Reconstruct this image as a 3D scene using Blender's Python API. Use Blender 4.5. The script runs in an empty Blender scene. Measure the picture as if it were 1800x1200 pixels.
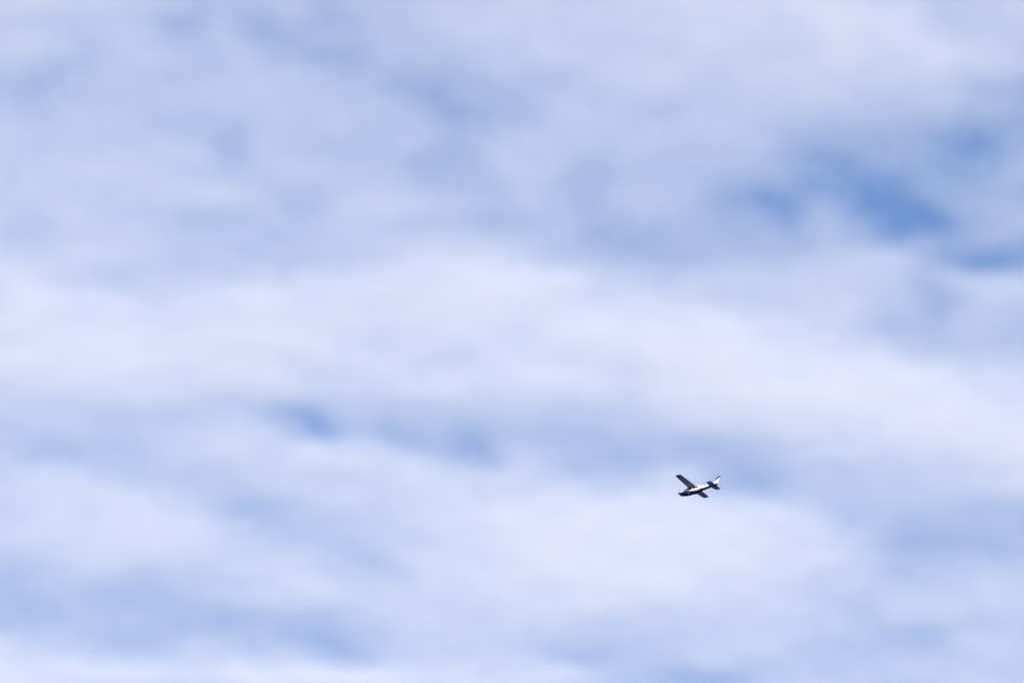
import bpy, bmesh, math
import numpy as np
from mathutils import Vector, Matrix

R = math.radians
sc = bpy.context.scene
COL = sc.collection

# ------------------------------------------------------------------ camera, sky, sun, exposure
EYE = 1.7
CAM_EL = R(25.37)
LENS = 300.0
cam = bpy.data.cameras.new("camera")
cam.lens = LENS
cam.sensor_width = 36.0
cam.clip_start = 0.5
cam.clip_end = 200000.0
cam_ob = bpy.data.objects.new("camera", cam)
cam_ob.location = (0, 0, EYE)
cam_ob.rotation_euler = (math.pi / 2 + CAM_EL, 0, 0)
COL.objects.link(cam_ob)
sc.camera = cam_ob

SUN_EL = R(31.0)
SUN_AZ = R(153.0)            # clockwise from +Y, where the camera looks
SUN_STRENGTH = 5.0
SKY_STRENGTH = 0.077
EXPOSURE = 1.08

world = bpy.data.worlds.new("World")
sc.world = world
world.use_nodes = True
wt = world.node_tree
sky = wt.nodes.new("ShaderNodeTexSky")
sky.sky_type = 'NISHITA'
sky.sun_disc = False
sky.sun_elevation = SUN_EL
sky.sun_rotation = SUN_AZ
sky.altitude = 0
sky.air_density = 1.0
sky.dust_density = 0.3
sky.ozone_density = 9.0
bg = wt.nodes["Background"]
bg.inputs[1].default_value = SKY_STRENGTH
wt.links.new(sky.outputs[0], bg.inputs[0])

sun = bpy.data.lights.new("sun", 'SUN')
sun.energy = SUN_STRENGTH
sun.angle = R(0.53)
sun.color = (1.0, 0.918, 0.865)
sun_ob = bpy.data.objects.new("sun", sun)
to_sun = Vector((math.sin(SUN_AZ) * math.cos(SUN_EL), math.cos(SUN_AZ) * math.cos(SUN_EL), math.sin(SUN_EL)))
sun_ob.rotation_euler = to_sun.to_track_quat('Z', 'Y').to_euler()
sun_ob.location = (0, 0, 3000)
COL.objects.link(sun_ob)

vs = sc.view_settings
vs.view_transform = 'Standard'
vs.look = 'None'
vs.gamma = 1.0
vs.exposure = EXPOSURE
vs.use_curve_mapping = False
cy = sc.cycles
cy.use_denoising = True
cy.denoiser = 'OPENIMAGEDENOISE'
cy.denoising_input_passes = 'RGB_ALBEDO_NORMAL'
cy.denoising_prefilter = 'ACCURATE'
cy.use_adaptive_sampling = True
cy.adaptive_threshold = 0.02
cy.adaptive_min_samples = 24
cy.time_limit = 900
cy.max_bounces = 12
cy.diffuse_bounces = 4
cy.volume_bounces = 5
cy.volume_step_rate = 3.0
cy.volume_max_steps = 48
cy.pixel_filter_type = 'BLACKMAN_HARRIS'
cy.filter_width = 1.6


# ------------------------------------------------------------------ helpers
def new_mat(name, color, rough=0.4, coat=0.0, metallic=0.0, ior=1.5):
    m = bpy.data.materials.new(name)
    m.use_nodes = True
    b = m.node_tree.nodes["Principled BSDF"]
    b.inputs["Base Color"].default_value = (*color, 1)
    b.inputs["Roughness"].default_value = rough
    b.inputs["Metallic"].default_value = metallic
    b.inputs["IOR"].default_value = ior
    b.inputs["Coat Weight"].default_value = coat
    b.inputs["Coat Roughness"].default_value = 0.08
    return m


def grime(m, color, amount=0.12, scale=3.0):
    """uneven paint: fine, faint streaks of wear over the base colour"""
    nt = m.node_tree
    b = nt.nodes["Principled BSDF"]
    tc = nt.nodes.new("ShaderNodeTexCoord")
    mp = nt.nodes.new("ShaderNodeMapping")
    mp.inputs["Scale"].default_value = (0.5, 1.0, 2.0)
    nz = nt.nodes.new("ShaderNodeTexNoise")
    nz.inputs["Scale"].default_value = scale
    nz.inputs["Detail"].default_value = 5
    mx = nt.nodes.new("ShaderNodeMix")
    mx.data_type = 'RGBA'
    mx.inputs[6].default_value = (*color, 1)
    mx.inputs[7].default_value = (*[c * (1 - amount) for c in color], 1)
    nt.links.new(tc.outputs["Object"], mp.inputs[0])
    nt.links.new(mp.outputs[0], nz.inputs["Vector"])
    nt.links.new(nz.outputs["Fac"], mx.inputs[0])
    nt.links.new(mx.outputs[2], b.inputs["Base Color"])
    return mx


def link(name, me, parent=None, mat=None):
    o = bpy.data.objects.new(name, me)
    COL.objects.link(o)
    if parent is not None:
        o.parent = parent
    if mat is not None:
        for m in (mat if isinstance(mat, (list, tuple)) else [mat]):
            me.materials.append(m)
    return o


def mesh(name, verts, faces, smooth=True):
    me = bpy.data.meshes.new(name)
    me.from_pydata([tuple(v) for v in verts], [], faces)
    bm = bmesh.new()
    bm.from_mesh(me)
    bmesh.ops.remove_doubles(bm, verts=bm.verts, dist=1e-5)
    bmesh.ops.recalc_face_normals(bm, faces=bm.faces)
    bm.to_mesh(me)
    bm.free()
    if smooth:
        for p in me.polygons:
            p.use_smooth = True
        me.set_sharp_from_angle(angle=R(42))
    return me


def loft(name, rings, cap=True, smooth=True):
    n = len(rings[0])
    verts = [v for r in rings for v in r]
    faces = []
    for i in range(len(rings) - 1):
        for j in range(n):
            k = (j + 1) % n
            faces.append((i * n + j, i * n + k, (i + 1) * n + k, (i + 1) * n + j))
    if cap:
        faces.append(tuple(range(n))[::-1])
        faces.append(tuple((len(rings) - 1) * n + j for j in range(n)))
    return mesh(name, verts, faces, smooth)


# ------------------------------------------------------------------ sea (unseen, added below the frame to throw dim blue light on the belly)
def build_bounce_sea():
    S = 60000.0
    n = 24
    vs_, fs = [], []
    for j in range(n + 1):
        for i in range(n + 1):
            vs_.append((-S + 2 * S * i / n, -S + 2 * S * j / n, 0))
    for j in range(n):
        for i in range(n):
            a = j * (n + 1) + i
            fs.append((a, a + 1, a + n + 2, a + n + 1))
    m = new_mat("bounce_water", (0.003, 0.006, 0.018), rough=0.25, ior=1.333)
    nt = m.node_tree
    b = nt.nodes["Principled BSDF"]
    tc = nt.nodes.new("ShaderNodeTexCoord")
    n2 = nt.nodes.new("ShaderNodeTexNoise")
    n2.inputs["Scale"].default_value = 0.12
    n2.inputs["Detail"].default_value = 6
    bp = nt.nodes.new("ShaderNodeBump")
    bp.inputs["Strength"].default_value = 0.4
    bp.inputs["Distance"].default_value = 1.0
    nt.links.new(tc.outputs["Object"], n2.inputs["Vector"])
    nt.links.new(n2.outputs["Fac"], bp.inputs["Height"])
    nt.links.new(bp.outputs[0], b.inputs["Normal"])
    o = link("bounce_sea", mesh("bounce_sea", vs_, fs, False), None, m)
    o["kind"] = "structure"
    return o


build_bounce_sea()

# ------------------------------------------------------------------ clouds: a thin broken layer of stratocumulus at 2000 m
CLOUD_Z = 2000.0             # mid height of the layer, m
CLOUD_S = 3.6                # half thickness (gaussian), m
X0, X1, NX = -680.0, 680.0, 620
Y0, Y1, NY = 3280.0, 5450.0, 720
Z0, Z1, NZ = 1985.0, 2015.0, 19

# how much of the sky the layer covers: a column every 100 units (0.382 degrees) of azimuth, a row every 50 units of elevation
CHART = """
0.72 0.64 0.65 0.50 0.45 0.55 0.45 0.52 0.62 0.67 0.67 0.71 0.75 0.73 0.74 0.70 0.67 0.62 0.65
0.60 0.59 0.55 0.41 0.50 0.40 0.46 0.49 0.63 0.65 0.63 0.66 0.72 0.72 0.74 0.79 0.73 0.61 0.62
0.59 0.60 0.56 0.50 0.51 0.41 0.34 0.49 0.51 0.59 0.67 0.64 0.72 0.71 0.67 0.74 0.72 0.70 0.59
0.50 0.49 0.55 0.51 0.55 0.53 0.46 0.33 0.38 0.47 0.50 0.62 0.64 0.63 0.66 0.65 0.64 0.48 0.35
0.53 0.51 0.52 0.49 0.52 0.54 0.54 0.44 0.33 0.35 0.57 0.56 0.50 0.56 0.52 0.46 0.46 0.36 0.31
0.59 0.56 0.58 0.56 0.47 0.52 0.51 0.53 0.40 0.46 0.60 0.55 0.56 0.54 0.40 0.32 0.29 0.23 0.29
0.62 0.63 0.66 0.55 0.45 0.57 0.55 0.49 0.37 0.52 0.48 0.50 0.45 0.39 0.29 0.22 0.23 0.21 0.40
0.62 0.62 0.61 0.63 0.65 0.51 0.59 0.60 0.52 0.48 0.41 0.48 0.42 0.25 0.23 0.21 0.22 0.22 0.29
0.56 0.63 0.61 0.54 0.48 0.48 0.58 0.56 0.53 0.45 0.50 0.38 0.40 0.38 0.32 0.27 0.16 0.33 0.44
0.62 0.67 0.68 0.60 0.54 0.51 0.57 0.67 0.68 0.66 0.51 0.38 0.44 0.45 0.50 0.53 0.54 0.26 0.19
0.78 0.69 0.64 0.70 0.75 0.72 0.72 0.75 0.81 0.81 0.74 0.57 0.64 0.66 0.66 0.65 0.55 0.54 0.54
0.86 0.78 0.77 0.80 0.82 0.82 0.80 0.79 0.81 0.82 0.76 0.73 0.72 0.69 0.69 0.71 0.51 0.55 0.51
0.83 0.87 0.84 0.80 0.84 0.86 0.80 0.76 0.81 0.76 0.84 0.88 0.87 0.85 0.77 0.75 0.56 0.52 0.49
0.84 0.83 0.87 0.82 0.80 0.78 0.74 0.77 0.72 0.79 0.80 0.80 0.90 0.89 0.85 0.81 0.84 0.74 0.64
0.67 0.70 0.74 0.68 0.66 0.67 0.65 0.70 0.73 0.78 0.75 0.71 0.83 0.88 0.85 0.88 0.84 0.84 0.78
0.55 0.57 0.53 0.57 0.59 0.38 0.50 0.42 0.54 0.47 0.46 0.59 0.69 0.71 0.78 0.75 0.84 0.88 0.86
0.57 0.44 0.49 0.63 0.70 0.64 0.69 0.47 0.49 0.55 0.47 0.44 0.47 0.48 0.59 0.72 0.71 0.77 0.90
0.67 0.68 0.58 0.53 0.60 0.68 0.68 0.72 0.70 0.75 0.66 0.61 0.69 0.40 0.52 0.59 0.56 0.65 0.74
0.67 0.73 0.78 0.70 0.52 0.50 0.59 0.68 0.77 0.84 0.84 0.84 0.82 0.76 0.77 0.55 0.54 0.42 0.43
0.69 0.71 0.73 0.74 0.60 0.49 0.52 0.65 0.74 0.84 0.87 0.86 0.85 0.86 0.74 0.64 0.44 0.36 0.41
0.53 0.62 0.61 0.60 0.68 0.69 0.56 0.71 0.76 0.80 0.88 0.88 0.85 0.78 0.72 0.60 0.47 0.41 0.41
0.43 0.51 0.42 0.50 0.57 0.70 0.68 0.69 0.71 0.77 0.78 0.86 0.82 0.72 0.63 0.58 0.63 0.67 0.63
0.42 0.43 0.48 0.42 0.40 0.44 0.56 0.69 0.68 0.70 0.71 0.64 0.64 0.67 0.62 0.52 0.43 0.52 0.58
0.69 0.65 0.50 0.56 0.56 0.55 0.54 0.61 0.64 0.59 0.47 0.51 0.59 0.67 0.60 0.45 0.44 0.53 0.62
0.82 0.81 0.81 0.77 0.81 0.83 0.81 0.77 0.74 0.74 0.69 0.52 0.43 0.41 0.59 0.59 0.57 0.67 0.62
"""
# small gaps and puffs: (across, down, change, half width, half height above, half height below, tilt)
SPOTS = [
    (135, 97, -.07, 25, 25, 25, -30), (75, 148, -.10, 45, 20, 18, -4), (290, 45, -.05, 40, 18, 18, 8), (450, 45, -.09, 30, 25, 25, 20),
    (570, 10, -.10, 30, 20, 20, 20), (555, 98, -.08, 40, 18, 18, 10), (410, 250, -.07, 30, 25, 25, 30), (530, 352, -.11, 40, 14, 14, 6),
    (790, 200, -.06, 30, 24, 24, 30), (870, 290, .06, 40, 24, 24, 0), (1370, 372, -.12, 42, 22, 16, 8), (1455, 390, .10, 30, 26, 30, 30),
    (1555, 358, -.10, 78, 28, 24, 32), (1585, 400, -.07, 34, 30, 14, 10), (1720, 245, -.06, 40, 20, 22, -12), (1745, 464, -.10, 45, 18, 14, 8),
    (1640, 515, -.16, 26, 36, 30, -30), (1745, 505, .06, 50, 10, 24, -8), (840, 365, -.07, 24, 24, 22, 30), (1055, 395, -.06, 40, 20, 20, 14),
    (540, 760, -.10, 38, 22, 13, 28), (480, 740, -.06, 50, 14, 12, 10), (825, 790, -.12, 40, 24, 16, 14), (650, 772, -.10, 80, 18, 10, 4),
    (560, 800, .05, 150, 8, 25, 7), (480, 902, -.06, 35, 18, 16, 6), (650, 1000, -.08, 30, 16, 20, 20), (570, 1132, -.14, 62, 22, 13, 8),
    (1590, 965, -.06, 50, 26, 14, 8), (1750, 992, .06, 80, 8, 22, 4), (1250, 1195, -.06, 60, 26, 20, 0), (1655, 1130, -.07, 30, 16, 16, 0),
    (1665, 20, -.07, 35, 22, 25, 20), (430, 765, .05, 50, 12, 25, -8), (1520, 1045, -.05, 30, 16, 18, 0), (1280, 845, -.05, 60, 24, 18, 14),
]


def cubic(t):
    """Catmull-Rom weights"""
    return np.stack([-.5 * t + t ** 2 - .5 * t ** 3, 1 - 2.5 * t ** 2 + 1.5 * t ** 3,
                     .5 * t + 2 * t ** 2 - 1.5 * t ** 3, -.5 * t ** 2 + .5 * t ** 3])


def spectral(ny, nx, dy, dx, slope, lo, hi, ax, seed, tilt=0.0):
    """smooth random field: power law between the wavelengths lo and hi (m), stretched ax times across"""
    rng = np.random.default_rng(seed)
    f = np.fft.rfft2(rng.standard_normal((ny, nx)))
    ky = np.fft.fftfreq(ny, dy)[:, None]
    kx = np.fft.rfftfreq(nx, dx)[None, :]
    c, s = math.cos(tilt), math.sin(tilt)
    k = np.sqrt(((c * kx + s * ky) * ax) ** 2 + (-s * kx + c * ky) ** 2) + 1e-9
    amp = k ** (-slope) * np.exp(-(k * lo) ** 2) * (1 - np.exp(-(k * hi) ** 2))
    g = np.fft.irfft2(f * amp, s=(ny, nx))
    return (g - g.mean()) / g.std()


def cover_chart():
    dx, dy = (X1 - X0) / (NX - 1), (Y1 - Y0) / (NY - 1)
    xs = X0 + dx * np.arange(NX)
    ys = Y0 + dy * np.arange(NY)
    X, Y = np.meshgrid(xs, ys)
    H = CLOUD_Z - EYE
    fpx = LENS / 36.0 * 1800
    ce, se = math.cos(CAM_EL), math.sin(CAM_EL)
    depth = Y * ce + H * se
    U = 900 + fpx * X / depth
    V = 600 - fpx * (H * ce - Y * se) / depth
    # the wind has drawn the layer out: bend the chart a little
    wu = spectral(NY, NX, dy, dx, 1.8, 10, 130, 1.4, 3, 0.3) * 15
    wv = spectral(NY, NX, dy, dx, 1.8, 10, 130, 1.4, 4, 0.3) * 7
    U = U + wu
    V = V + wv
    G = np.array([[float(t) for t in r.split()] for r in CHART.strip().splitlines()])
    G = np.pad(G, ((20, 20), (12, 12)), mode='reflect')
    gu = np.clip(U / 100 + 12, 1, G.shape[1] - 3)
    gv = np.clip(V / 50 + 20, 1, G.shape[0] - 3)
    iu, iv = np.floor(gu).astype(int), np.floor(gv).astype(int)
    Wu, Wv = cubic(gu - iu), cubic(gv - iv)
    W = np.zeros_like(U)
    for a in range(4):
        for b in range(4):
            W += Wv[a] * Wu[b] * G[iv + a - 1, iu + b - 1]
    for (u, v, d, su, up, dn, tl) in SPOTS:
        t = R(tl)
        du, dv = U - u, V - v
        p = math.cos(t) * du + math.sin(t) * dv
        q = -math.sin(t) * du + math.cos(t) * dv
        s = np.where(q < 0, up, dn)
        W += d * np.exp(-.5 * ((p / su) ** 2 + (q / s) ** 2))
    n1 = spectral(NY, NX, dy, dx, 1.8, 7, 140, 1.1, 11, 0.32)
    n2 = spectral(NY, NX, dy, dx, 1.4, 3.5, 60, 1.2, 12, 0.3)
    k2 = (np.fft.fftfreq(NY, dy)[:, None] ** 2 + np.fft.rfftfreq(NX, dx)[None, :] ** 2)
    soft = np.fft.irfft2(np.fft.rfft2(W) * np.exp(-2 * (math.pi * 22) ** 2 * k2), s=W.shape)
    W = W + 0.45 * (W - soft)          # firmer edges: the slanting view through the layer softens them again
    W = W + (0.024 * n1 + 0.016 * n2) * np.clip(1.6 - 1.4 * W, 0.25, 1.3)
    out = np.maximum(0, np.maximum(np.abs(U - 900) - 900, np.abs(V - 600) * 1.0 - 600)) / 300
    W = W + 0.10 * np.minimum(out, 1) * spectral(NY, NX, dy, dx, 1.9, 25, 500, 0.5, 21)
    base = spectral(NY, NX, dy, dx, 2.0, 20, 300, 0.6, 31) * 0.6
    return W, base, V


def build_clouds():
    W, base, V = cover_chart()
    W = np.clip(W, 0.02, 1.0)
    # optical depth along the slant that gives this cover (a thin layer: it brightens to about 1.8, then would grey again)
    tau = np.interp(W, (-.1, 0, .1, .2, .4, .5, .6, .7, .8, .9, 1.0, 1.05), (0, .05, .13, .22, .40, .50, .61, .76, .97, 1.25, 1.75, 2.0))
    ys = np.linspace(Y0, Y1, NY)[:, None]
    el = np.arctan2(CLOUD_Z - EYE, ys)
    dens = tau * np.sin(el) / (CLOUD_S * math.sqrt(2 * math.pi))
    # the layer thins out towards the rim of what is built
    xs = np.linspace(X0, X1, NX)[None, :]
    rim = np.clip((xs - X0) / 90, 0, 1) * np.clip((X1 - xs) / 90, 0, 1) * np.clip((ys - Y0) / 150, 0, 1) * np.clip((Y1 - ys) / 150, 0, 1)
    dens = dens * rim * rim * (3 - 2 * rim)

    me = bpy.data.meshes.new("clouds")
    me.vertices.add(NX * NY)
    co = np.zeros((NY, NX, 3), np.float32)
    co[..., 0] = xs
    co[..., 1] = ys
    co[..., 2] = CLOUD_Z
    me.vertices.foreach_set("co", co.ravel())
    for nm, arr in (("column", dens), ("lift", base)):
        at = me.attributes.new(nm, 'FLOAT', 'POINT')
        at.data.foreach_set("value", np.ascontiguousarray(arr, np.float32).ravel())

    mat = bpy.data.materials.new("cloud_droplets")
    mat.use_nodes = True
    nt = mat.node_tree
    nt.nodes.remove(nt.nodes["Principled BSDF"])
    pv = nt.nodes.new("ShaderNodeVolumePrincipled")
    pv.inputs["Color"].default_value = (1.0, 1.0, 1.0, 1)
    pv.inputs["Density"].default_value = 1.0
    pv.inputs["Anisotropy"].default_value = 0.0
    nt.links.new(pv.outputs[0], nt.nodes["Material Output"].inputs["Volume"])

    o = link("clouds", me, None, mat)
    o["kind"] = "stuff"
    o["label"] = "soft broken layer of white cloud drifting across the blue sky"
    o["category"] = "cloud"

    g = bpy.data.node_groups.new("cloud_layer", 'GeometryNodeTree')
    g.interface.new_socket("Geometry", in_out='INPUT', socket_type='NodeSocketGeometry')
    g.interface.new_socket("Geometry", in_out='OUTPUT', socket_type='NodeSocketGeometry')
    N, L = g.nodes, g.links
    gi, go = N.new("NodeGroupInput"), N.new("NodeGroupOutput")

    def val(x):
        n = N.new("ShaderNodeValue")
        n.outputs[0].default_value = x
        return n.outputs[0]

    def mth(op, a, b=None, c=None):
        n = N.new("ShaderNodeMath")
        n.operation = op
        for i, x in enumerate((a, b, c)):
            if x is None:
                continue
            if isinstance(x, (int, float)):
                n.inputs[i].default_value = x
            else:
                L.new(x, n.inputs[i])
        return n.outputs[0]
    pos = N.new("GeometryNodeInputPosition")
    sp = N.new("ShaderNodeSeparateXYZ")
    L.new(pos.outputs[0], sp.inputs[0])
    ix = mth('ROUND', mth('MULTIPLY', mth('SUBTRACT', sp.outputs[0], X0), (NX - 1) / (X1 - X0)))
    iy = mth('ROUND', mth('MULTIPLY', mth('SUBTRACT', sp.outputs[1], Y0), (NY - 1) / (Y1 - Y0)))
    ix = mth('MINIMUM', mth('MAXIMUM', ix, 0.0), NX - 1.0)
    iy = mth('MINIMUM', mth('MAXIMUM', iy, 0.0), NY - 1.0)
    idx = mth('MULTIPLY_ADD', iy, float(NX), ix)

    def sample(nm):
        na = N.new("GeometryNodeInputNamedAttribute")
        na.data_type = 'FLOAT'
        na.inputs["Name"].default_value = nm
        si = N.new("GeometryNodeSampleIndex")
        si.data_type = 'FLOAT'
        si.domain = 'POINT'
        si.clamp = True
        L.new(gi.outputs[0], si.inputs["Geometry"])
        L.new(na.outputs[0], si.inputs["Value"])
        L.new(idx, si.inputs["Index"])
        return si.outputs[0]
    col, lift = sample("column"), sample("lift")
    h = mth('DIVIDE', mth('SUBTRACT', mth('SUBTRACT', sp.outputs[2], CLOUD_Z), lift), CLOUD_S)
    prof = mth('EXPONENT', mth('MULTIPLY', mth('MULTIPLY', h, h), -0.5))
    nz = N.new("ShaderNodeTexNoise")
    nz.inputs["Scale"].default_value = 0.035
    nz.inputs["Detail"].default_value = 2.0
    L.new(pos.outputs[0], nz.inputs["Vector"])
    lump = mth('MULTIPLY_ADD', nz.outputs[0], 0.4, 0.8)
    dens_f = mth('MULTIPLY', mth('MULTIPLY', col, prof), lump)
    dens_f = mth('MULTIPLY', dens_f, mth('GREATER_THAN', prof, 0.01))
    vc = N.new("GeometryNodeVolumeCube")
    L.new(dens_f, vc.inputs["Density"])
    vc.inputs["Background"].default_value = 0.0
    vc.inputs["Min"].default_value = (X0, Y0, Z0)
    vc.inputs["Max"].default_value = (X1, Y1, Z1)
    vc.inputs["Resolution X"].default_value = NX
    vc.inputs["Resolution Y"].default_value = NY
    vc.inputs["Resolution Z"].default_value = NZ
    sm = N.new("GeometryNodeSetMaterial")
    sm.inputs["Material"].default_value = mat
    L.new(vc.outputs[0], sm.inputs["Geometry"])
    L.new(sm.outputs[0], go.inputs[0])
    md = o.modifiers.new("cloud_layer", 'NODES')
    md.node_group = g
    return o


build_clouds()


# ------------------------------------------------------------------ the aeroplane (body axes: x nose, y port, z up; origin under the wing)
def build_aeroplane():
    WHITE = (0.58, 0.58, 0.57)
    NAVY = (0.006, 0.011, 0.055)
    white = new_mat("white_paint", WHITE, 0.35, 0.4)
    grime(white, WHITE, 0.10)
    navy = new_mat("navy_paint", NAVY, 0.35, 0.35)
    grime(navy, NAVY, 0.3)
    SHADE_TINT = (0.47, 0.51, 0.74)  # wings and tailplane: shade of the undersides put into the paint colour
    shade_tint = new_mat("shade_blue_grey_paint", SHADE_TINT, 0.4, 0.2)
    grime(shade_tint, SHADE_TINT, 0.12)
    glass = new_mat("cabin_glass", (0.012, 0.014, 0.018), 0.08, 0.0)
    steel = new_mat("propeller_metal", (0.06, 0.06, 0.07), 0.35, metallic=0.4)
    rubber = new_mat("black_rubber", (0.02, 0.02, 0.02), 0.8)
    grey = new_mat("grey_paint", (0.45, 0.44, 0.42), 0.5)
    red = new_mat("red_lens", (0.4, 0.01, 0.01), 0.1)

    # two-tone livery: navy below a line that sweeps from the nose along the sill and up the tail cone
    livery = new_mat("navy_and_white_livery", WHITE, 0.33, 0.4)
    nt = livery.node_tree
    mx = grime(livery, WHITE, 0.10)
    b = nt.nodes["Principled BSDF"]
    tc = nt.nodes.new("ShaderNodeTexCoord")
    sep = nt.nodes.new("ShaderNodeSeparateXYZ")
    nt.links.new(tc.outputs["Object"], sep.inputs[0])

    def curve(points, lo, hi):
        """height of a paint line along the hull"""
        mr = nt.nodes.new("ShaderNodeMapRange")
        mr.inputs[1].default_value, mr.inputs[2].default_value = -5.6, 2.8
        nt.links.new(sep.outputs[0], mr.inputs[0])
        fc = nt.nodes.new("ShaderNodeFloatCurve")
        c = fc.mapping.curves[0]
        pts = [((x + 5.6) / 8.4, (z - lo) / (hi - lo)) for x, z in points]
        c.points[0].location, c.points[1].location = pts[0], pts[-1]
        for p in pts[1:-1]:
            c.points.new(*p)
        fc.mapping.update()
        nt.links.new(mr.outputs[0], fc.inputs["Value"])
        m2 = nt.nodes.new("ShaderNodeMapRange")
        m2.inputs[3].default_value, m2.inputs[4].default_value = lo, hi
        nt.links.new(fc.outputs[0], m2.inputs[0])
        return m2.outputs[0]

    def lt(a, bb):
        n = nt.nodes.new("ShaderNodeMath")
        n.operation = 'LESS_THAN'
        nt.links.new(a, n.inputs[0])
        nt.links.new(bb, n.inputs[1])
        return n.outputs[0]

    def op(o_, a, bb):
        n = nt.nodes.new("ShaderNodeMath")
        n.operation = o_
        nt.links.new(a, n.inputs[0])
        nt.links.new(bb, n.inputs[1])
        return n.outputs[0]
    main = curve([(-5.6, 0.0), (-4.6, -0.30), (-4.0, -0.62), (-3.0, -0.82), (-2.0, -1.02), (-1.35, -1.17), (0.0, -1.11), (1.2, -1.00), (2.1, -0.92), (2.8, -0.80)], -2, 1)
    s_lo = curve([(-5.6, -0.80), (-2.2, -1.02), (-1.4, -1.06), (0.0, -1.06), (0.3, -1.05), (2.8, -1.05)], -2, 1)
    s_hi = curve([(-5.6, -0.60), (-2.2, -0.92), (-1.4, -0.99), (-0.2, -1.05), (0.3, -1.06), (2.8, -1.07)], -2, 1)
    stripe = op('MULTIPLY', lt(s_lo, sep.outputs[2]), lt(sep.outputs[2], s_hi))
    blue = op('MAXIMUM', lt(sep.outputs[2], main), stripe)
    fin_mix = nt.nodes.new("ShaderNodeMix")
    fin_mix.data_type = 'RGBA'
    nt.links.new(blue, fin_mix.inputs[0])
    nt.links.new(mx.outputs[2], fin_mix.inputs[6])
    fin_mix.inputs[7].default_value = (*NAVY, 1)
    nt.links.new(fin_mix.outputs[2], b.inputs["Base Color"])

    root = bpy.data.objects.new("light_aeroplane", None)
    root.empty_display_size = 1
    COL.objects.link(root)
    root["label"] = "small white and navy single-engine high-wing aeroplane flying left beneath the clouds"
    root["category"] = "aeroplane"

    # --- fuselage
    ST = [  # x, top, bottom, half width, squareness
        (2.56, -0.66, -1.20, 0.31, 2.4), (2.50, -0.58, -1.29, 0.40, 2.7), (2.30, -0.53, -1.41, 0.47, 3.0), (1.85, -0.49, -1.49, 0.52, 3.2),
        (1.38, -0.45, -1.57, 0.54, 3.3), (1.15, -0.36, -1.59, 0.55, 3.3), (0.75, -0.14, -1.60, 0.56, 3.3), (0.45, -0.07, -1.60, 0.57, 3.3),
        (-0.2, -0.04, -1.57, 0.57, 3.3), (-0.9, -0.05, -1.50, 0.55, 3.2), (-1.45, -0.13, -1.37, 0.49, 3.0), (-2.0, -0.24, -1.28, 0.42, 2.8),
        (-2.8, -0.34, -1.16, 0.33, 2.6), (-3.6, -0.41, -1.05, 0.25, 2.4), (-4.4, -0.46, -0.95, 0.16, 2.2), (-5.0, -0.52, -0.87, 0.09, 2.0),
        (-5.25, -0.58, -0.82, 0.05, 2.0)]
    SX = np.array([s[0] for s in ST])[::-1]

    def st(x):
        return [float(np.interp(x, SX, np.array([s[k] for s in ST])[::-1])) for k in (1, 2, 3, 4)]

    def ring(x, n=28, grow=0.0):
        t, bo, w, e = st(x)
        zc, h = (t + bo) / 2, (t - bo) / 2 + grow
        w += grow
        r = []
        for i in range(n):
            a = 2 * math.pi * (i + 0.5) / n
            ca, sa = math.cos(a), math.sin(a)
            yy = math.copysign(abs(ca) ** (2 / e), ca) * w
            if sa > 0:
                yy *= 1 - 0.16 * sa ** 2       # the cabin sides lean in towards the roof
            r.append((x, yy, zc + math.copysign(abs(sa) ** (2 / e), sa) * h))
        return r
    xs = sorted(set(list(SX) + list(np.arange(-5.2, 2.5, 0.12))), reverse=True)
    fus = link("fuselage", loft("fuselage", [ring(x) for x in xs]), root, livery)

    def side_y(x, z, e=0.012):
        t, bo, w, ex = st(x)
        zc, h = (t + bo) / 2, (t - bo) / 2
        q = min(0.995, abs((z - zc) / h))
        sa = q ** (ex / 2)
        ca = math.sqrt(max(0.0, 1 - sa * sa))
        y = ca ** (2 / ex) * w
        if z > zc:
            y *= 1 - 0.16 * sa ** 2
        return y + e

    def panel(name, poly, side, mat, e=0.012, t=0.02, nx=5, nz=4, parent=fus):
        """a curved plate lying on the hull: poly = quad corners (x, z) front-low, rear-low, rear-high, front-high"""
        (ax, az), (bx_, bz), (cx, cz), (dx_, dz) = poly
        vs_, fs = [], []
        for lay in (0, 1):
            for j in range(nz + 1):
                for i in range(nx + 1):
                    u, v = i / nx, j / nz
                    x = (ax * (1 - u) + bx_ * u) * (1 - v) + (dx_ * (1 - u) + cx * u) * v
                    z = (az * (1 - u) + bz * u) * (1 - v) + (dz * (1 - u) + cz * u) * v
                    vs_.append((x, side * (side_y(x, z, e) - lay * t), z))
        m = (nx + 1) * (nz + 1)
        for j in range(nz):
            for i in range(nx):
                a = j * (nx + 1) + i
                fs.append((a, a + 1, a + nx + 2, a + nx + 1))
                fs.append((m + a, m + a + nx + 1, m + a + nx + 2, m + a + 1))
        edge = [i for i in range(nx + 1)] + [j * (nx + 1) + nx for j in range(1, nz + 1)] + \
               [nz * (nx + 1) + i for i in range(nx - 1, -1, -1)] + [j * (nx + 1) for j in range(nz - 1, 0, -1)]
        for k in range(len(edge)):
            a, c = edge[k], edge[(k + 1) % len(edge)]
            fs.append((a, m + a, m + c, c))
        return link(name, mesh(name, vs_, fs), parent, mat)

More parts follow.
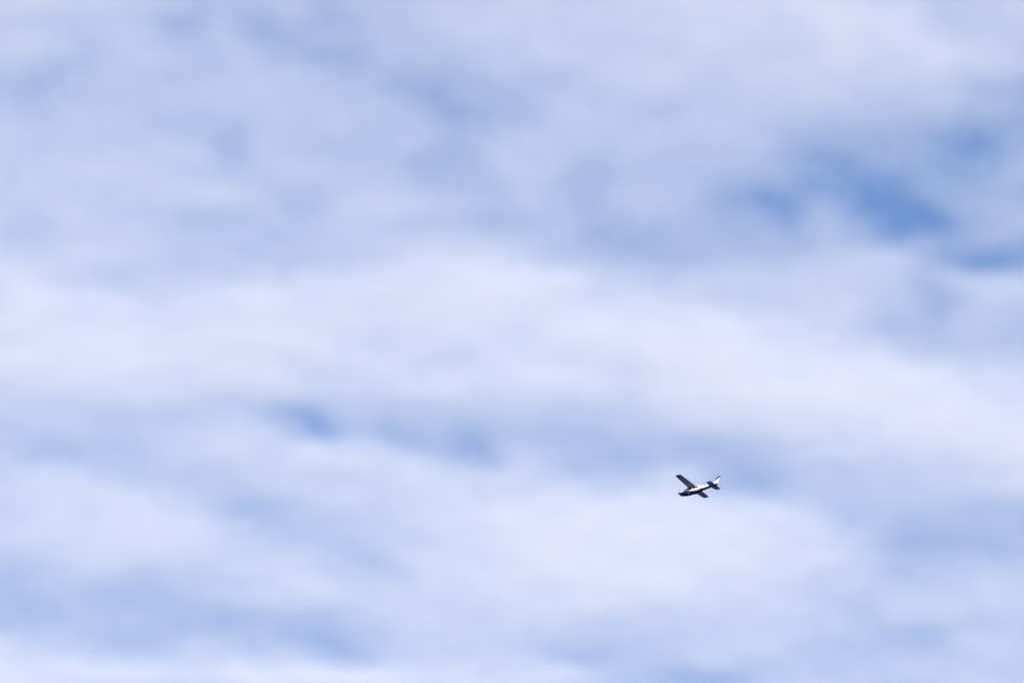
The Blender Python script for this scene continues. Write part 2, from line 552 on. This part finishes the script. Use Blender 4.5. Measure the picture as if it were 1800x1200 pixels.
    for s in (1, -1):
        w1 = panel("side_window", [(0.56, -0.76), (-0.16, -0.74), (-0.16, -0.27), (0.36, -0.27)], s, glass)
        w2 = panel("side_window", [(-0.36, -0.73), (-0.90, -0.70), (-0.88, -0.27), (-0.36, -0.27)], s, glass)
        w3 = panel("side_window", [(-0.94, -0.70), (-1.50, -0.58), (-1.32, -0.30), (-0.92, -0.28)], s, glass)
        panel("cabin_door", [(0.62, -1.14), (-0.24, -1.14), (-0.24, -0.80), (0.62, -0.80)], s, livery, 0.006)
        dh = panel("door_handle", [(-0.10, -0.90), (-0.20, -0.90), (-0.20, -0.87), (-0.10, -0.87)], s, steel, 0.02)
        # faint grey registration, unreadable from here: short worn strokes
        for k in range(5):
            x = -1.62 - 0.27 * k
            z = -0.66 + 0.018 * k
            panel("registration_mark", [(x, z - 0.12), (x - 0.17, z - 0.11), (x - 0.17, z + 0.11), (x, z + 0.10)], s, grey, 0.005, 0.008, 2, 2)

    # windshield: a curved sheet over the sloping front of the cabin, wrapping round to the corner posts
    vs_, fs = [], []
    nu, nv = 12, 6
    for lay in (0, 1):
        for j in range(nv + 1):
            x = 1.33 - 0.74 * j / nv
            rg = ring(x, 96, 0.012 - lay * 0.02)
            top = [p for p in rg if p[2] > st(x)[0] - (0.06 + 0.36 * j / nv)]
            top.sort(key=lambda p: math.atan2(p[2] + 1.0, p[1]))
            idx = np.linspace(0, len(top) - 1, nu + 1).round().astype(int)
            vs_ += [top[i] for i in idx]
    m = (nu + 1) * (nv + 1)
    for j in range(nv):
        for i in range(nu):
            a = j * (nu + 1) + i
            fs.append((a, a + 1, a + nu + 2, a + nu + 1))
            fs.append((m + a, m + a + nu + 1, m + a + nu + 2, m + a + 1))
    edge = list(range(nu + 1)) + [j * (nu + 1) + nu for j in range(1, nv + 1)] + [nv * (nu + 1) + i for i in range(nu - 1, -1, -1)] + [j * (nu + 1) for j in range(nv - 1, 0, -1)]
    for k in range(len(edge)):
        a, c = edge[k], edge[(k + 1) % len(edge)]
        fs.append((a, m + a, m + c, c))
    ws = link("windshield", mesh("windshield", vs_, fs), fus, glass)

    def box(name, c, s, mat, parent, bev=0.2, slope=0.0):
        bm = bmesh.new()
        bmesh.ops.create_cube(bm, size=1)
        bmesh.ops.scale(bm, vec=s, verts=bm.verts)
        bmesh.ops.bevel(bm, geom=list(bm.edges), offset=min(s) * bev, segments=2, affect='EDGES')
        bmesh.ops.rotate(bm, cent=(0, 0, 0), matrix=Matrix.Rotation(-math.atan(slope), 3, 'Y'), verts=bm.verts)
        bmesh.ops.translate(bm, vec=c, verts=bm.verts)
        me = bpy.data.meshes.new(name)
        bm.to_mesh(me)
        bm.free()
        return link(name, me, parent, mat)

    # cooling inlets in the nose bowl, exhaust, belly fittings, painted belly highlight
    for s in (1, -1):
        box("cooling_inlet", (2.545, 0.21 * s, -0.80), (0.05, 0.16, 0.13), rubber, fus)
    box("exhaust_pipe", (1.40, 0.16, -1.60), (0.26, 0.09, 0.13), steel, fus, 0.3)
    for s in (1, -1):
        panel("belly_highlight", [(0.66, -1.53), (0.40, -1.53), (0.40, -1.40), (0.66, -1.40)], s, white, 0.012, 0.02, 2, 2)  # white plate painted in for a bright highlight on the belly
    box("belly_plate", (-0.10, 0.20, -1.575), (0.16, 0.07, 0.03), grey, fus)
    panel("static_plate", [(-2.52, -1.02), (-2.60, -1.02), (-2.60, -0.86), (-2.52, -0.86)], 1, white, 0.006, 0.01, 2, 2)
    panel("static_plate", [(-2.52, -1.02), (-2.60, -1.02), (-2.60, -0.86), (-2.52, -0.86)], -1, white, 0.006, 0.01, 2, 2)
    for s in (1, -1):   # closed wells of the folded main wheels
        box("gear_door", (-0.75, 0.20 * s, -1.495), (0.8, 0.28, 0.05), navy, fus, slope=-0.13)
    box("nose_gear_door", (1.95, 0.0, -1.475), (0.60, 0.28, 0.05), navy, fus, slope=0.18)

    # --- propeller and spinner
    PX, PZ = 2.60, -0.86
    rings = []
    for i in range(9):
        t = i / 8
        r = 0.175 * math.sqrt(max(0.0, 1 - t ** 1.8)) + 0.002
        rings.append([(PX + 0.34 * t, r * math.cos(2 * math.pi * k / 20), PZ + r * math.sin(2 * math.pi * k / 20)) for k in range(20)])
    spn = link("spinner", loft("spinner", rings), root, navy)
    prop = bpy.data.objects.new("propeller", None)
    prop.location = (PX + 0.09, 0, PZ)
    COL.objects.link(prop)
    prop.parent = root
    rings = []
    for i in range(9):
        t = i / 8
        rad = 0.10 + 0.91 * t
        ch = (0.09, 0.12, 0.15, 0.165, 0.165, 0.155, 0.14, 0.115, 0.06)[i]
        th = 0.05 * (1 - t) + 0.010
        tw = R(58 - 40 * t)
        rg = []
        for k in range(10):
            a = 2 * math.pi * k / 10
            p, q = math.cos(a) * ch / 2, math.sin(a) * th / 2
            rg.append((p * math.sin(tw) + q * math.cos(tw), p * math.cos(tw) - q * math.sin(tw), rad))
        rings.append(rg)
    bme = loft("propeller_blade", rings)
    bme.materials.append(steel)
    for k in range(3):
        bl = bpy.data.objects.new("blade", bme)
        COL.objects.link(bl)
        bl.parent = prop
        bl.rotation_euler = (R(12 + 120 * k), 0, 0)

    # --- aerofoil surfaces
    def foil(t, n=9):
        """closed section: chord 0 (nose) .. 1 (tail), thickness ratio t"""
        up, lo = [], []
        for i in range(n + 1):
            c = (1 - math.cos(math.pi * i / n)) / 2
            y = 5 * t * (.2969 * math.sqrt(c) - .126 * c - .3516 * c * c + .2843 * c ** 3 - .1036 * c ** 4)
            cam_ = 0.02 * 4 * c * (1 - c)
            up.append((c, cam_ + y))
            lo.append((c, cam_ - y))
        return up, lo

    def section(t, c0, c1, n=9):
        """part of the section between chord fractions c0 and c1"""
        up, lo = foil(t, 28)
        uc, uz = [p[0] for p in up], [p[1] for p in up]
        lz = [p[1] for p in lo]
        cs = [c0 + (c1 - c0) * ((1 - math.cos(math.pi * i / n)) / 2 if c0 == 0 and c1 == 1 else (i / n) ** (2 if c0 == 0 else 1)) for i in range(n + 1)]
        a = [(c, float(np.interp(c, uc, uz))) for c in cs]
        d = [(c, float(np.interp(c, uc, lz))) for c in cs]
        return a + d[::-1]

    def surface(name, parent, mat, span, c0, c1, place, t=0.12, n=9):
        rings = []
        for w in span:
            le, chord, off = place(w)
            rings.append([off(le - c * chord, z * chord) for c, z in section(t, c0, c1, n)])
        return link(name, loft(name, rings), parent, mat)

    def wing(side):
        def place(y):
            f = max(0.0, min(1.0, (y - 0.55) / 5.15))
            le = 0.74 - 0.17 * f
            ch = 1.63 - 0.48 * f
            z0 = -0.145 + 0.0297 * y
            if y > 5.35:
                q = (y - 5.35) / 0.33
                le -= 0.13 * q ** 2.5
                ch -= 0.16 * q ** 2.5
                z0 += 0.02 * q
            return le, ch, (lambda x, z, yy=y, zz=z0: (x, side * yy, zz + z))
        sp = [0.0, 0.5, 1.0, 1.7, 2.5, 3.3, 4.1, 4.9, 5.12]
        wg = surface("wing", root, shade_tint, sp, 0.0, 0.735, place)
        surface("wing_root_fillet", wg, shade_tint, [0.0, 0.4, 0.64], 0.735, 1.0, place)
        surface("flap", wg, shade_tint, [0.66, 1.5, 2.3, 3.12], 0.742, 1.0, place)
        surface("aileron", wg, shade_tint, [3.14, 3.8, 4.5, 5.11], 0.742, 1.0, place)
        tip = surface("wing_tip", wg, navy, [5.122, 5.2, 5.3, 5.38, 5.46, 5.55, 5.63, 5.68], 0.0, 1.0, place, n=12)
        lamp = box("navigation_light", (0.30, side * 5.665, 0.03), (0.10, 0.05, 0.05), red if side > 0 else grey, wg, 0.3)
        if side > 0:
            box("pitot_tube", (0.60, 3.3, -0.12), (0.25, 0.03, 0.03), steel, wg, 0.3)
        return wg
    for s in (1, -1):
        wing(s)

    def stabilizer(side):
        def place(y):
            f = y / 2.08
            le = -3.58 - 0.36 * f
            ch = 1.42 - 0.50 * f
            if y > 1.85:
                q = (y - 1.85) / 0.23
                le -= 0.09 * q ** 2.5
                ch -= 0.10 * q ** 2.5
            return le, ch, (lambda x, z, yy=y: (x, side * yy, -0.71 + z))
        stb = surface("horizontal_stabilizer", root, shade_tint, [0.0, 0.5, 1.0, 1.5, 1.85, 1.97, 2.08], 0.0, 0.60, place, 0.09)
        surface("elevator", stb, shade_tint, [0.10, 0.5, 1.0, 1.5, 1.85, 1.97, 2.07], 0.612, 1.0, place, 0.09)
        return stb
    for s in (1, -1):
        stabilizer(s)

    # --- fin and rudder: white, with a navy band along the leading edge
    def finplace(z):
        f = (z + 0.55) / 1.47
        le = -3.86 - 1.48 * f
        te = -5.20 - 0.76 * f
        if z > 0.80:
            q = (z - 0.80) / 0.12
            le -= 0.12 * q ** 2
        return le, le - te, (lambda x, y, zz=z: (x, y, zz))

    def finsec(name, parent, mat, zs, lines, t=0.085, n=7):
        """lines(z) -> chord fractions between which this piece runs"""
        rings = []
        for z in zs:
            le, ch, off = finplace(z)
            c0, c1 = lines(z)
            up, lo = foil(t, 28)
            uc = [p[0] for p in up]
            th = [p[1] - 0.02 * 4 * p[0] * (1 - p[0]) for p in up]
            cs = [c0 + (c1 - c0) * i / n for i in range(n + 1)]
            yy = [float(np.interp(c, uc, th)) * ch for c in cs]
            rings.append([off(le - c * ch, y) for c, y in zip(cs, yy)] + [off(le - c * ch, -y) for c, y in list(zip(cs, yy))[::-1]])
        return link(name, loft(name, rings), parent, mat)
    ZS = [-0.55, -0.3, -0.045, 0.1, 0.25, 0.40, 0.42, 0.6, 0.8, 0.86, 0.92]

    def line(z):
        """where the diagonal edge of the navy paint crosses the chord"""
        return (z + 0.02) / 0.80
    fin = finsec("fin", root, white, ZS, lambda z: (max(0.02, min(0.62, line(z))), 0.64))
    finsec("fin_leading_band", fin, navy, ZS, lambda z: (0.0, max(0.02, min(0.62, line(z)))))
    rud = finsec("rudder", fin, white, [-0.42, -0.3, 0.0, 0.3, 0.436, 0.52, 0.6, 0.68], lambda z: (max(0.652, min(0.97, line(z))), 1.0))
    finsec("rudder_cap", rud, navy, [0.436, 0.52, 0.6, 0.68], lambda z: (0.652, max(0.655, min(0.97, line(z)))))
    finsec("rudder_cap", rud, navy, [0.683, 0.78, 0.86, 0.92], lambda z: (0.652, 1.0))
    finsec("rudder_base", rud, navy, [-0.80, -0.6, -0.423], lambda z: (0.652, 1.0))
    # dorsal fillet running up from the roof to the fin
    rings = []
    for i in range(6):
        t = i / 5
        x = -2.7 - 1.30 * t
        top = st(x)[0]
        hgt = 0.01 + 0.20 * t ** 1.6
        w = 0.015 + 0.03 * t
        rings.append([(x, w, top - 0.06), (x, w * .6, top + hgt * .6), (x, 0, top + hgt), (x, -w * .6, top + hgt * .6), (x, -w, top - 0.06)])
    link("dorsal_fillet", loft("dorsal_fillet", rings), fin, white)
    box("beacon", (-5.60, 0, 0.945), (0.10, 0.05, 0.07), grey, fin, 0.3)
    # whip antennas on the roof
    for x in (-0.35, -0.75):
        box("antenna", (x, 0.0, 0.06), (0.10, 0.015, 0.26), white, fus, 0.2)
    return root


PLANE_DIST = 1580.0
aero = build_aeroplane()
f_px = LENS / 36.0 * 1800
# body origin in the frame's units, measured from the frame centre -> bearing and elevation
PU, PV = 1216.8, 854.8
d_cam = Vector(((PU - 900) / f_px, -(PV - 600) / f_px, -1.0)).normalized()
d_w = cam_ob.rotation_euler.to_matrix() @ d_cam
aero.location = Vector((0, 0, EYE)) + d_w * PLANE_DIST
HEADING = math.atan2(0.480, -0.877)
aero.rotation_euler = (0, 0, HEADING)
